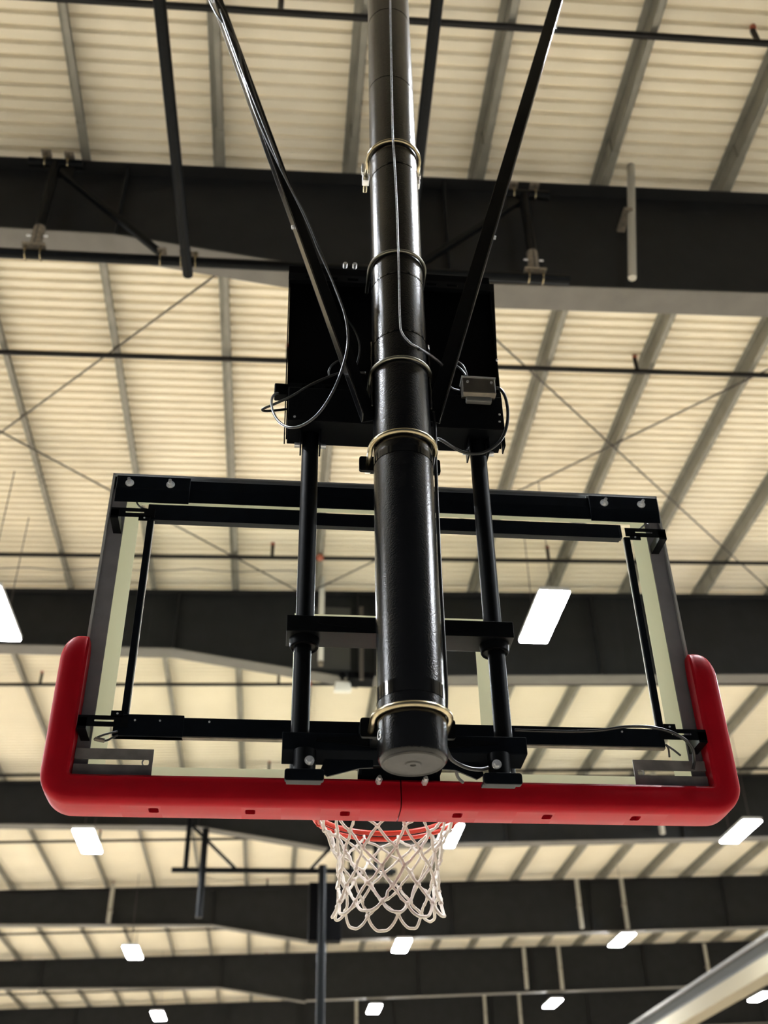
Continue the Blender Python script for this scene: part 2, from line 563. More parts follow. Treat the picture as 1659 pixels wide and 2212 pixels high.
for ri, ly in enumerate(rows):
    for ci, lx in enumerate(lampx):
        z = roof(lx, 8.95)
        where = seen.get((ri, ci), 'in the %s column of the row %s' % (names_c[ci], names_r[ri]))
        L = thing('high_bay_light', 'long white high-bay lamp, ' + where, 'lamp', (lx, ly, z), 'high-bay lamps under the roof')
        MB().box((lx - 0.20, ly - 0.70, z), (lx + 0.20, ly + 0.70, z + 0.06)).build('housing', M_HOUSING, L)
        MB().box((lx - 0.19, ly - 0.68, z - 0.02), (lx + 0.19, ly + 0.68, z - 0.001)).build('lens', M_LENS, L)
        for dy in (-0.55, 0.55):
            MB().cyl((lx, ly + dy, z + 0.06), (lx, ly + dy, roof(lx, 10.86)), 0.006, n=6).build('hanger', M_ROD, L)

# pale beam running front to back at right, low
cb = thing('crane_beam', 'long cream beam with a blue grey recessed side, low at the right', 'beam', (10.0, 20, 6.8))
MB().box((10.0, Y0, 6.75), (10.45, Y1, 7.08)).build('fascia', M_CREAM, cb)
MB().box((10.06, Y0, 7.08), (10.40, Y1, 7.38)).build('recessed_side', M_PANEL, cb)
MB().box((9.98, Y0, 7.38), (10.48, Y1, 7.46)).build('top_flange', M_FLANGE, cb)
for yy in (-4, 4, 20, 36, 52):
    MB().box((10.1, yy - 0.15, 0), (10.4, yy + 0.15, 6.75)).build('column', M_GIRDER, cb)

# ------------------------------------------------------------------ hoop superstructure
RP = 0.0455


def arc_u(c, r, leg, rod, n=16, axis='y', bend=1):
    """U-bolt path round a vertical post, opening toward +y."""
    pts = [(c[0] - r, c[1] + leg, c[2])]
    for k in range(n + 1):
        a = math.pi + math.pi * k / n
        pts.append((c[0] + r * math.cos(a), c[1] + r * math.sin(a), c[2]))
    pts.append((c[0] + r, c[1] + leg, c[2]))
    return pts


def u_vert(x, y, z, r, leg, n=12):
    """U-bolt hanging under a pipe that runs along x: bow underneath, legs up."""
    pts = [(x, y - r, z + leg)]
    for k in range(n + 1):
        a = math.pi + math.pi * k / n
        pts.append((x, y + r * math.cos(a), z + r * math.sin(a)))
    pts.append((x, y + r, z + leg))
    return pts


CPY = 3.72
cpz = lambda x: 9.072 + 0.0173 * (x + 2.94)
crossp = thing('cross_pipe', 'black steel cross pipe running left to right under the nearest girder', 'pipe', (0, CPY, 9.1))
MB().cyl((-7.0, CPY, cpz(-7.0)), (2.10, CPY, cpz(2.1)), RP, n=24).build('pipe', M_BLACK, crossp)
MB().cyl((2.10, CPY, cpz(2.1)), (2.104, CPY, cpz(2.1)), RP * 0.93, n=24).build('end_cap', M_MATTE, crossp)

near = thing('cross_pipe', 'second black cross pipe overhead, carrying the mast top', 'pipe', (0, -0.42, 9.1))
MB().cyl((-3.2, -0.42, 9.1), (3.2, -0.42, 9.16), RP, n=20).build('pipe', M_BLACK, near)
for x in (-3.0, 3.0):
    MB().cyl((x, -0.42, 9.1), (x, -0.42, roof(x, 10.65)), 0.03, n=12).build('strut', M_BLACK, near)

for name, x0, x1, end, lbl in (('runner_pipe', -1.327, -1.50, 3.79, 'black runner pipe left of the mast, overhanging the cross pipe'),
                               ('runner_pipe', 0.60, 0.42, 3.79, 'black runner pipe passing behind the right side of the mast')):
    o = thing(name, lbl, 'pipe', (x0, end, 8.98), 'runner pipes overhead')
    zr = cpz(x0) - 2 * RP - 0.002
    MB().cyl((x0, end, zr), (x1, -3.8, zr + 0.02), RP, n=24).build('pipe', M_BLACK, o)
    MB().cyl((x0, end, zr), (x0, end + 0.004, zr), RP * 0.92, n=24).build('end_cap', M_MATTE, o)
    for dx in (-0.062, 0.062):
        MB().tube(u_vert(x0 + dx, CPY, cpz(x0), RP + 0.006, 0.09), 0.0055).build('u_bolt', M_ZINC, o)
    MB().box((x0 - 0.085, CPY - 0.06, cpz(x0) + RP + 0.02), (x0 + 0.085, CPY + 0.06, cpz(x0) + RP + 0.028)).build('saddle_plate', M_SLEEVE, o)


def hanger(sx, s, label):
    """Drop bracket: short pipe clamped at the girder, strut, pale sleeve, diagonal; s = +1 leans right."""
    z0 = cpz(sx)
    h = thing('drop_bracket', label, 'bracket', (sx, CPY, z0), 'drop brackets of the cross pipe')
    zt = 10.33
    MB().cyl((sx - 0.25, CPY, zt), (sx + 0.25, CPY, zt + 0.008), RP, n=20).build('short_pipe', M_BLACK, h)
    MB().cyl((sx, CPY, z0 + 0.30), (sx, CPY, zt - 0.02), 0.046, n=20).build('strut', M_BLACK, h)
    lab(MB().cyl((sx, CPY, z0 + 0.075), (sx, CPY, z0 + 0.34), 0.052, n=20).build('sleeve', M_SLEEVE, h), 'pale bare metal sleeve')
    MB().bar((sx, CPY - 0.053, z0 + 0.09), (sx, CPY - 0.053, z0 + 0.34), 0.012, 0.008, (1, 0, 0)).build('sleeve_seam', M_ROD, h)
    MB().box((sx - 0.10, CPY - 0.07, z0 + 0.060), (sx + 0.10, CPY + 0.07, z0 + 0.075)).build('saddle_plate', M_SLEEVE, h)
    for dx in (-0.065, 0.065):
        MB().tube(u_vert(sx + dx, CPY, z0, RP + 0.006, 0.085), 0.0055).build('u_bolt', M_ZINC, h)
    for dx in (-0.09, 0.09):
        MB().cyl((sx + dx * 0.6, CPY - 0.02, z0 + 0.22), (sx + dx, CPY - 0.02, z0 + 0.22), 0.009, n=8).build('set_screw', M_STEEL, h)
    for dx in (-0.10, 0.11):
        MB().tube(u_vert(sx + dx, CPY, zt, RP + 0.006, 0.11), 0.0055).build('u_bolt', M_ZINC, h)
        MB().box((sx + dx - 0.045, CPY - 0.07, zt + 0.095), (sx + dx + 0.045, CPY + 0.07, zt + 0.108)).build('girder_clamp', M_SLEEVE, h)
    ex = sx + s * 1.09
    MB().bar((sx + s * 0.06, CPY, zt - 0.12), (ex, CPY, cpz(ex) + 0.085), 0.055, 0.055, (0, 1, 0)).build('diagonal', M_BLACK, h, 0.006)
    MB().box((sx - 0.02 + min(0, s * 0.16), CPY - 0.006, zt - 0.19), (sx + 0.02 + max(0, s * 0.16), CPY + 0.006, zt - 0.05)).build('gusset', M_BLACK, h)
    MB().tube(u_vert(ex, CPY, cpz(ex), RP + 0.006, 0.09), 0.0055).build('u_bolt', M_ZINC, h)
    MB().box((ex - 0.03, CPY - 0.07, cpz(ex) + 0.075), (ex + 0.05, CPY + 0.07, cpz(ex) + 0.09)).build('diagonal_clamp', M_SLEEVE, h)


hanger(-2.66, 1, 'black drop bracket with pale sleeve at the left end of the cross pipe')
hanger(1.79, -1, 'black drop bracket with pale sleeve at the right end of the cross pipe')

# ------------------------------------------------------------------ mast
MX, MY, MR = -0.010, -0.42, 0.086
mast = thing('support_mast', 'thick glossy black vertical steel mast with round grey end cap', 'mast', (MX, MY, 2.80))
mp_ = MB()
N = 64
ringz = [(2.812, MR - 0.010), (2.818, MR - 0.003), (2.826, MR), (2.92, MR), (9.16, MR)]
vs, fs = [], []
for z, r in ringz:
    for k in range(N):
        a = 2 * math.pi * k / N
        vs.append((MX + r * math.cos(a), MY + r * math.sin(a), z))
for i in range(len(ringz) - 1):
    for k in range(N):
        fs.append((i * N + k, i * N + (k + 1) % N, (i + 1) * N + (k + 1) % N, (i + 1) * N + k))
mp_.add(vs, fs, True)
mp_.add(vs[-N:], [tuple(range(N))])
mp_.build('pipe', M_MAST, mast)
capm = MB()
rings = [(MR - 0.008, 2.812), (MR - 0.012, 2.8085), (MR - 0.016, 2.8115), (0.022, 2.8115), (0.018, 2.8085), (0.008, 2.8085), (0.006, 2.812), (0.0005, 2.813)]
vs, fs = [], []
for r, z in rings:
    for k in range(N):
        a = 2 * math.pi * k / N
        vs.append((MX + r * math.cos(a), MY + r * math.sin(a), z))
for i in range(len(rings) - 1):
    for k in range(N):
        fs.append((i * N + k, i * N + (k + 1) % N, (i + 1) * N + (k + 1) % N, (i + 1) * N + k))
capm.add(vs, fs)
lab(capm.build('end_cap', M_CAPGREY, mast), 'worn grey round end cap with a dimple')


def band(z, h, mat, name, tilt=0.0):
    b_ = MB()
    vs = []
    for rr, dz in ((MR + 0.0012, -h / 2), (MR + 0.0012, h / 2)):
        for k in range(48):
            a = 2 * math.pi * k / 48
            vs.append((MX + rr * math.cos(a), MY + rr * math.sin(a), z + dz + tilt * math.cos(a)))
    b_.add(vs, [(k, (k + 1) % 48, 48 + (k + 1) % 48, 48 + k) for k in range(48)], True)
    return b_.build(name, mat, mast)


band(3.722, 0.024, M_TAPE, 'tape_band')
band(2.985, 0.036, M_TAPE, 'tape_band')
for z, tl in ((4.443, 0.004), (4.184, 0.006), (5.530, -0.01), (5.005, 0.012), (6.0, 0.0)):
    band(z, 0.006, M_TAPE, 'cable_tie', tl)
for z, rr, leg, mat in ((3.774, 0.0085, 0.09, M_ZINC), (2.926, 0.0085, 0.09, M_ZINC), (5.117, 0.0075, 0.085, M_ZINC),
                        (4.062, 0.006, 0.10, M_DARKROD), (4.536, 0.006, 0.10, M_DARKROD)):
    MB().tube(arc_u((MX, MY, z), MR + rr + 0.001, leg, rr, 24), rr, 10).build('u_bolt', mat, mast)
for z in (3.782, 2.938):
    pl = MB()
    w_, hh, rc = 0.122, 0.026, 0.008
    poly = []
    for cx, cz, a0 in ((MX + w_ - rc, z + hh - rc, 0), (MX - w_ + rc, z + hh - rc, 90), (MX - w_ + rc, z - hh + rc, 180), (MX + w_ - rc, z - hh + rc, 270)):
        for k in range(5):
            a = math.radians(a0 + 22.5 * k)
            poly.append((cx + rc * math.cos(a), cz + rc * math.sin(a)))
    pl.prism(poly, 'y', -0.345, -0.333)
    pl.build('clamp_plate', M_BLACK, mast)
    for s in (-1, 1):
        MB().cyl((MX + s * 0.0955, -0.333, z - 0.008), (MX + s * 0.0955, -0.318, z - 0.008), 0.013, n=6).build('nut', M_STEEL, mast)
for s in (-1, 1):                                   # blocks and bolt ends of the top U-bolt
    bx = MX + s * 0.0945
    nb = MB().box((bx - 0.012, -0.352, 5.095), (bx + 0.012, -0.325, 5.135)).build('clamp_block', M_STEEL, mast, 0.002)
    MB().cyl((bx, -0.326, 5.115), (bx, -0.300, 5.09), 0.0075, n=10).build('bolt_end', M_ZINC, nb)
    MB().box((bx + s * 0.012 - 0.004, -0.36, 5.13), (bx + s * 0.012 + 0.004, -0.345, 5.18)).build('clamp_strip', M_STEEL, mast)
# ladder of weld beads at both sides of the mast
for s in (-1, 1):
    pts = [(MX + s * (MR + 0.002 + 0.002 * random.random()), MY - 0.012, 3.93 + 0.022 * k) for k in range(13)]
    MB().tube(pts, [0.004 + 0.002 * random.random() for _ in pts], 6).build('weld_bead', M_MAST, mast)
# letter G at the lower left of the mast
fc = bpy.data.curves.new('letter', 'FONT')
fc.body = 'G'
fc.size = 0.036
fc.extrude = 0.0006
fc.align_x = 'CENTER'
tmp = bpy.data.objects.new('letter', fc)
me = bpy.data.meshes.new_from_object(tmp)
bpy.data.objects.remove(tmp)
a = math.radians(196)
nrm = V((math.cos(a), math.sin(a), 0))
tang = V((-math.sin(a), math.cos(a), 0))
for v in me.vertices:
    ang = a + v.co.x / MR
    rr = MR + 0.0012 + v.co.z
    v.co = V((MX + rr * math.cos(ang), MY + rr * math.sin(ang), 2.862 + v.co.y))
me.materials.clear()
me.materials.append(M_LETTER)
lab(put(bpy.data.objects.new('letter', me), mast), 'white letter G')


# ------------------------------------------------------------------ sway braces
def brace(p0, p1, s, label):
    """L angle from the mast up; s=-1 leans left, corner on the outer side, one leg toward the viewer."""
    o = thing('sway_brace', label, 'brace', p0, 'sway braces of the mast')
    p0, p1 = V(p0), V(p1)
    d = (p1 - p0).normalized()
    side = V((0, -1, 0)).cross(d).normalized()        # in the xz plane, across the bar
    if side.x < 0:
        side = -side
    a_ = MB().bar(p0, p1, 0.050, 0.005, side)
    a_.build('flat_leg', M_BLACK, o, 0.001)
    off = side * (s * 0.0225) + V((0, -0.022, 0))
    MB().bar(p0 + off, p1 + off, 0.005, 0.042, side).build('standing_leg', M_GLOSS, o, 0.0018)
    for t in (0.16, 0.42):
        q = p0 + (p1 - p0) * t + off
        MB().cyl(q + side * (s * 0.003), q + side * (s * 0.010), 0.007, n=8).build('rivet', M_STEEL, o)
    return o


brace((-0.105, -0.40, 3.90), (-1.545, -0.44, 9.06), -1, 'black angle-iron brace leaning left from the mast, with cables tied along it')
brace((0.085, -0.40, 3.91), (1.475, -0.44, 9.08), 1, 'black angle-iron brace leaning right from the mast, bright right edge')

# ------------------------------------------------------------------ height adjuster with cover box
adj = thing('height_adjuster', 'black height adjuster with cover box, two guide pipes and crossbars', 'height adjuster', (0, -0.2, 2.83))
MB().prism([(-0.356, 4.02), (0.352, 4.02), (0.386, 4.80), (-0.368, 4.78)], 'y', -0.152, -0.146).build('back_panel', M_MATTE, adj)
for s in (-1, 1):
    xx = -0.358 if s < 0 else 0.354
    MB().hexa([(xx, -0.19, 4.0), (xx + s * 0.004, -0.19, 4.0), (xx + s * 0.004, -0.146, 4.0), (xx, -0.146, 4.0),
               (xx + s * 0.01, -0.165, 4.78), (xx + s * 0.014, -0.165, 4.78), (xx + s * 0.014, -0.146, 4.78), (xx + s * 0.01, -0.146, 4.78)]).build('side_flange', M_MATTE, adj)
slots = lambda z, w: [(x, x + w, z, z + 0.012) for x in (-0.31, -0.235, -0.16, -0.085, 0.05, 0.125, 0.20, 0.275)]
MB().plate(-0.372, 0.372, 4.712, 4.742, -0.200, -0.197, slots(4.721, 0.038)).build('upper_slotted_strip', M_BLACK, adj)
MB().box((-0.372, -0.200, 4.742), (0.372, -0.150, 4.746)).build('upper_shelf', M_BLACK, adj)
MB().box((-0.372, -0.19, 4.746), (0.36, -0.148, 4.79)).build('top_rail', M_MATTE, adj)
for x in (-0.17, -0.135, 0.10):
    MB().cyl((x, -0.21, 4.80), (x, -0.19, 4.80), 0.008, n=6).build('bolt', M_STEEL, adj)
hb = MB()
hb.box((-0.352, -0.272, 4.000), (0.340, -0.268, 4.135))          # front face
hb.box((-0.352, -0.272, 3.997), (0.340, -0.152, 4.001))          # underside
hb.box((-0.352, -0.272, 4.0), (-0.349, -0.152, 4.135))
hb.box((0.337, -0.272, 4.0), (0.340, -0.152, 4.135))
hb.build('lower_housing', M_BLACK, adj, 0.0015)
MB().plate(-0.356, 0.342, 4.135, 4.165, -0.260, -0.257, slots(4.144, 0.04)).build('lower_slotted_strip', M_BLACK, adj)
MB().box((-0.356, -0.257, 4.163), (0.342, -0.15, 4.166)).build('lower_shelf', M_BLACK, adj)
for x, z in ((0.325, 4.03), (0.327, 4.06), (-0.33, 4.01), (0.337, 4.30)):
    MB().cyl((x, -0.275, z), (x, -0.270, z), 0.004, n=8).build('screw', M_STEEL, adj)
for s, x in ((-1, -0.277), (1, 0.262)):
    MB().cyl((x, -0.20, 3.25), (x, -0.20, 4.10), 0.0262, n=32).build('upper_guide_pipe', M_BLACK, adj)
    MB().cyl((x + 0.004 * s, -0.20, 2.86), (x + 0.004 * s, -0.20, 3.26), 0.0245, n=32).build('guide_pipe', M_BLACK, adj)
    c = MB().cyl((x, -0.20, 3.236), (x, -0.20, 3.262), 0.040, 0.043, n=32).build('collar', M_BLACK, adj)
    MB().tube([(x + 0.036 * math.cos(2 * math.pi * k / 32), -0.20 + 0.036 * math.sin(2 * math.pi * k / 32), 3.236) for k in range(32)], 0.004, 6, closed=True).build('collar_ring', M_MATTE, c)
    tb = MB()
    tb.box((x - 0.033, -0.235, 3.94), (x - 0.028, -0.165, 4.0))
    tb.box((x + 0.028, -0.235, 3.94), (x + 0.033, -0.165, 4.0))
    tb.build('pipe_bracket', M_BLACK, adj, 0.001)
    for q in (-1, 1):
        MB().cyl((x + q * 0.033, -0.2, 3.955), (x + q * 0.050, -0.2, 3.955), 0.008, n=6).build('bracket_bolt', M_STEEL, adj)
mb_ = MB()
mb_.box((-0.328, -0.252, 3.262), (0.310, -0.249, 3.308))
mb_.box((-0.328, -0.252, 3.259), (0.310, -0.160, 3.263))
mb_.box((-0.328, -0.163, 3.262), (0.310, -0.160, 3.308))
mb_.box((-0.328, -0.252, 3.306), (0.310, -0.160, 3.309))
mb_.build('middle_crossbar', M_BLACK, adj, 0.0012)
for s in (-1, 1):                                   # tapered weld-on gussets on both crossbars
    for z0, z1, y in ((3.265, 3.306, -0.252), (2.925, 2.962, -0.242)):
        MB().prism([(s * 0.06 + MX, z0), (s * 0.06 + MX, z1), (s * 0.24, (z0 + z1) / 2 + 0.004), (s * 0.24, (z0 + z1) / 2 - 0.002)], 'y', y - 0.004, y).build('gusset', M_BLACK, adj)
lb = MB()
lb.box((-0.327, -0.242, 2.918), (0.318, -0.238, 2.964))
lb.hexa([(-0.327, -0.226, 2.884), (0.300, -0.226, 2.884), (0.300, -0.222, 2.884), (-0.327, -0.222, 2.884),
         (-0.327, -0.242, 2.918), (0.318, -0.242, 2.918), (0.318, -0.238, 2.918), (-0.327, -0.238, 2.918)])
lb.box((-0.327, -0.242, 2.962), (0.318, -0.17, 2.965))
lb.build('lower_crossbar', M_CHANNEL, adj, 0.0012)
for s, x in ((-1, -0.268), (1, 0.240)):
    MB().cyl((x, -0.238, 2.845), (x, -0.238, 2.915), 0.029, n=28).build('pipe_socket', M_BLACK, adj)
    bt = MB().cyl((x - 0.012 * s, -0.268, 2.878), (x - 0.012 * s, -0.262, 2.878), 0.0125, n=16).build('hex_bolt', M_STEEL, adj)
    MB().cyl((x - 0.012 * s, -0.276, 2.878), (x - 0.012 * s, -0.268, 2.878), 0.0085, n=6).build('bolt_head', M_STEEL, bt)
    ft = MB()
    poly = []
    w_, z0_, z1_, rc = 0.050, 2.822, 2.853, 0.007
    for cx, cz, a0 in ((x + w_ - rc, z1_ - rc, 0), (x - w_ + rc, z1_ - rc, 90), (x - w_ + rc, z0_ + rc, 180), (x + w_ - rc, z0_ + rc, 270)):
        for k in range(5):
            aa = math.radians(a0 + 22.5 * k)
            poly.append((cx + rc * math.cos(aa), cz + rc * math.sin(aa)))
    ft.prism(poly, 'y', -0.275, -0.255)
    ft.box((x - 0.045, -0.262, 2.838), (x + 0.045, -0.20, 2.846))
    ft.build('pipe_foot', M_CHANNEL, adj, 0.002)
    MB().prism([(x - s * 0.055, 2.902), (0.09 * s, 2.905), (0.09 * s, 2.876), (0.125 * s, 2.874), (x - s * 0.060, 2.850), (x - s * 0.040, 2.862)], 'y', -0.232, -0.226).build('lower_gusset', M_CHANNEL, adj)
MB().box((-0.10, -0.226, 2.925), (0.10, -0.10, 2.955)).build('mount_block', M_MATTE, adj, 0.003)
# arms that tie the mast clamps to the adjuster
MB().box((-0.10, -0.333, 2.925), (0.09, -0.242, 2.955)).box((-0.10, -0.333, 3.775), (0.09, -0.30, 3.80)).box((-0.05, -0.333, 3.79), (0.04, -0.268, 4.0)).build('mast_arm', M_BLACK, adj, 0.003)

# plug and socket at the left edge of the cover box
pg = MB().box((-0.400, -0.21, 4.16), (-0.352, -0.17, 4.205)).build('power_socket', M_MATTE, adj, 0.004)

# junction box
jb = thing('junction_box', 'small nickel metal junction box on the cover box, right of the mast', 'box', (0.25, -0.29, 4.09))
q0, q1 = at(998, 815, -0.308), at(1071, 849, -0.308)
jx0, jx1, jz0, jz1 = q0.x, q1.x + 0.002, q1.z, q0.z
MB().box((jx0, -0.308, jz0), (jx1, -0.270, jz1)).build('body', M_NICKEL, jb, 0.003)
lab(MB().box((jx0 - 0.002, -0.312, jz1), (jx1 + 0.002, -0.262, jz1 + 0.004)).build('top_edge', M_STEEL, jb), 'bright bent top edge')
MB().hexa([(jx0, -0.308, jz0 - 0.002), (jx1, -0.308, jz0 - 0.002), (jx1, -0.308, jz0), (jx0, -0.308, jz0),
           (jx0 + 0.004, -0.296, jz0 - 0.012), (jx1 - 0.004, -0.296, jz0 - 0.012), (jx1, -0.280, jz0), (jx0, -0.280, jz0)]).build('bottom_bevel', M_SLEEVE, jb)
MB().box((jx0 + 0.010, -0.300, jz0 - 0.030), (jx1 - 0.014, -0.280, jz0 - 0.010)).build('cable_guard', M_CLEAR, jb, 0.005)
for x in (jx0 + 0.017, jx1 - 0.014):
    MB().cyl((x, -0.312, jz0 + 0.042), (x, -0.308, jz0 + 0.042), 0.0045, n=10).build('screw', M_STEEL, jb)

# ------------------------------------------------------------------ backboard
W2, ZB, ZT = 0.914, 2.896, 3.963
bb = thing('backboard', 'rectangular glass backboard in a grey frame, seen from behind and below', 'backboard', (0, 0.02, ZB))
for s in (-1, 1):
    r_ = MB()
    xa, xb = sorted((s * (W2 - 0.055), s * W2))
    r_.box((xa, 0.012, ZB), (xb, 0.018, ZT))
    r_.build('side_rail', M_ALU, bb)
    xa, xb = sorted((s * (W2 - 0.007), s * W2))
    lab(MB().box((xa, 0.0, ZB), (xb, 0.06, ZT)).build('side_lip', M_ALULIP, bb), 'pale edge of the frame')
MB().box((-W2 + 0.007, 0.012, ZT - 0.055), (W2 - 0.007, 0.018, ZT - 0.004)).build('top_rail', M_ALULIP, bb)
lab(MB().box((-W2, 0.0, ZT - 0.006), (W2, 0.06, ZT)).build('top_lip', M_ALULIP, bb), 'pale edge of the frame')
MB().box((-W2 + 0.007, 0.012, ZB), (W2 - 0.007, 0.018, ZB + 0.03)).build('bottom_rail', M_ALU, bb)
MB().box((-W2 + 0.008, 0.022, ZB + 0.002), (W2 - 0.008, 0.034, ZT - 0.007)).build('glass_pane', M_GLASS, bb)
G = 0.0352
for n_, a_, b_ in (('left', (-0.905, 2.90), (-0.816, 3.955)), ('right', (0.816, 2.90), (0.905, 3.955))):
    MB().box((a_[0], G, a_[1]), (b_[0], G + 0.0012, b_[1])).build('border_stripe', M_STRIPE, bb)
MB().box((-0.816, G, 3.865), (0.816, G + 0.0012, 3.955)).build('border_stripe', M_STRIPE, bb)
MB().box((-0.816, G, 2.90), (0.816, G + 0.0012, 2.972)).build('border_stripe', M_STRIPE, bb)
for a_, b_ in (((-0.305, 3.03), (-0.254, 3.478)), ((0.254, 3.03), (0.305, 3.478)), ((-0.254, 3.428), (0.254, 3.478)), ((-0.254, 3.03), (0.254, 3.08))):
    MB().box((a_[0], G, a_[1]), (b_[0], G + 0.0012, b_[1])).build('target_stripe', M_STRIPE, bb)

tc_ = MB()
tc_.box((-0.68, -0.050, 3.870), (0.68, -0.046, 3.906))
tc_.hexa([(-0.68, -0.044, 3.826), (0.68, -0.044, 3.826), (0.68, -0.040, 3.826), (-0.68, -0.040, 3.826),
          (-0.68, -0.050, 3.870), (0.68, -0.050, 3.870), (0.68, -0.046, 3.870), (-0.68, -0.046, 3.870)])
tc_.box((-0.68, -0.050, 3.902), (0.68, 0.011, 3.906))
tc_.build('top_channel', M_CHANNEL, bb, 0.001)
for s in (-1, 1):
    xa, xb = sorted((s * 0.655, s * 0.888))
    ep = MB()
    ep.box((xa, -0.058, 3.862), (xb, -0.050, 3.912))
    ep.hexa([(xa, -0.050, 3.816), (xb, -0.050, 3.816), (xb, -0.046, 3.816), (xa, -0.046, 3.816),
             (xa, -0.058, 3.862), (xb, -0.058, 3.862), (xb, -0.050, 3.862), (xa, -0.050, 3.862)])
    e = ep.build('end_plate', M_CHANNEL, bb, 0.0015)
    lab(MB().box((xa, -0.03, 3.925), (xb, 0.012, 3.929)).build('edge_strip', M_ALULIP, bb), 'pale strip above the end plate')
    for x in ((-0.846, -0.717) if s < 0 else (0.704, 0.830)):
        MB().cyl((x, -0.058, 3.882), (x, -0.061, 3.882), 0.0135, n=20).cyl((x, -0.061, 3.882), (x, -0.069, 3.882), 0.0095, n=6).cyl((x, -0.069, 3.882), (x, -0.084, 3.882), 0.0052, n=10).build('bolt', M_STEEL, e)

# slotted corner plates
for s in (-1, 1):
    xa, xb = sorted((s * 0.680, s * 0.8925))
    zsl = (2.958, 2.974)
    cpt = MB()
    cpt.box((xa, -0.012, 2.9175), (xb, -0.007, zsl[0])).box((xa, -0.012, zsl[1]), (xb, -0.007, 3.004))
    e0, e1 = sorted((s * 0.680, s * 0.690))
    cpt.box((e0, -0.012, zsl[0]), (e1, -0.007, zsl[1]))
    pc = cpt.build('corner_plate', M_PLATE, bb)
    MB().tube([(s * 0.698 + 0.0105 * math.cos(2 * math.pi * k / 20), -0.0095, 2.966 + 0.0105 * math.sin(2 * math.pi * k / 20)) for k in range(20)], 0.0022, 6, closed=True).build('hole_rim', M_ALULIP, pc)

# goal mounting bracket at the bottom centre
gm = MB()
gm.box((-0.115, -0.03, 2.885), (0.115, -0.018, 3.09)).box((-0.115, -0.09, 2.935), (-0.105, -0.018, 3.06)).box((0.105, -0.09, 2.935), (0.115, -0.018, 3.06))
gm.box((-0.07, -0.20, 2.965), (-0.06, -0.03, 3.02)).box((0.06, -0.20, 2.965), (0.07, -0.03, 3.02))
gm.build('goal_bracket', M_CHANNEL, bb, 0.002)
for x in (-0.062, 0.064):
    MB().cyl((x, -0.10, 2.898), (x, -0.075, 2.898), 0.009, n=6).cyl((x, -0.115, 2.898), (x, -0.10, 2.898), 0.005, n=8).build('mount_bolt', M_STEEL, bb)

# ------------------------------------------------------------------ perimeter light frame behind the glass
lf = thing('perimeter_light_frame', 'thin black light frame of bars mounted just behind the glass', 'light frame', (0, -0.06, 3.02))
MB().box((-0.772, -0.072, 3.738), (0.742, -0.05, 3.786)).box((-0.775, -0.074, 3.734), (-0.30, -0.048, 3.792)).box((0.30, -0.074, 3.733), (0.735, -0.048, 3.785)).build('top_bar', M_CHANNEL, lf, 0.001)
MB().box((-0.785, -0.072, 3.020), (0.762, -0.05, 3.074)).box((-0.790, -0.074, 3.016), (-0.60, -0.048, 3.08)).build('bottom_bar', M_CHANNEL, lf, 0.001)
lab(MB().box((-0.785, -0.070, 3.016), (0.762, -0.052, 3.0195)).build('lower_trim', M_SLEEVE, lf), 'pale lower edge of the bottom bar')
for x in (-0.764, 0.757):
    MB().box((x - 0.0095, -0.072, 3.07), (x + 0.0095, -0.060, 3.74)).build('side_bar', M_CHANNEL, lf, 0.001)
    s = 1 if x > 0 else -1
    lab(MB().box((x - s * 0.0108 - 0.0012, -0.066, 3.07), (x - s * 0.0108 + 0.0012, -0.060, 3.74)).build('side_lens', M_WHITE, lf), 'white lens edge')
for s in (-1, 1):
    for zc in (3.757, 3.058):
        xo, xi = s * 0.887, s * 0.752
        xa, xb = sorted((xo, xi))
        hx = sorted((s * 0.785, s * 0.842))
        tb = MB().plate(xa, xb, zc - 0.017, zc + 0.015, -0.0775, -0.0745, [(hx[0], hx[1], zc - 0.003, zc + 0.003)])
        ya, yb_ = sorted((s * 0.862, s * 0.887))
        tb.box((ya, -0.0775, zc - 0.024), (yb_, -0.0745, zc + 0.008)).box((ya, -0.0745, zc - 0.024), (yb_, 0.011, zc + 0.006))
        q0, q1 = sorted((s * 0.765, s * 0.800))
        tb.box((q0, -0.0775, zc + (0.012 if zc < 3.4 else -0.030)), (q1, -0.0745, zc + (0.030 if zc < 3.4 else -0.012)))
        t_ = tb.build('slotted_tab', M_BLACK, lf)
        MB().cyl((s * 0.782, -0.0775, zc + (0.021 if zc < 3.4 else -0.021)), (s * 0.782, -0.0795, zc + (0.021 if zc < 3.4 else -0.021)), 0.003, n=8).build('tab_screw', M_STEEL, t_)
for x in (-0.733, -0.665, -0.53, 0.56, 0.64):
    MB().cyl((x, -0.074, 3.062), (x, -0.076, 3.062), 0.003, n=8).build('bar_screw', M_STEEL, lf)

# ------------------------------------------------------------------ red edge padding
pad = thing('edge_padding', 'red moulded padding wrapped round the lower edge of the backboard', 'padding', (0, 0.01, 2.838))
# section as (outward offset from the board edge, y): clockwise round
SEC = [(-0.020, -0.040), (-0.0195, -0.047), (-0.013, -0.0515), (-0.006, -0.0505), (0.000, -0.052), (0.020, -0.055), (0.040, -0.055), (0.050, -0.051),
       (0.0565, -0.042), (0.0585, -0.028), (0.0595, 0.02), (0.059, 0.060), (0.055, 0.072), (0.045, 0.078), (0.030, 0.080), (-0.010, 0.078), (-0.020, 0.070),
       (-0.020, 0.063), (-0.004, 0.063), (-0.004, -0.002), (-0.020, -0.002)]


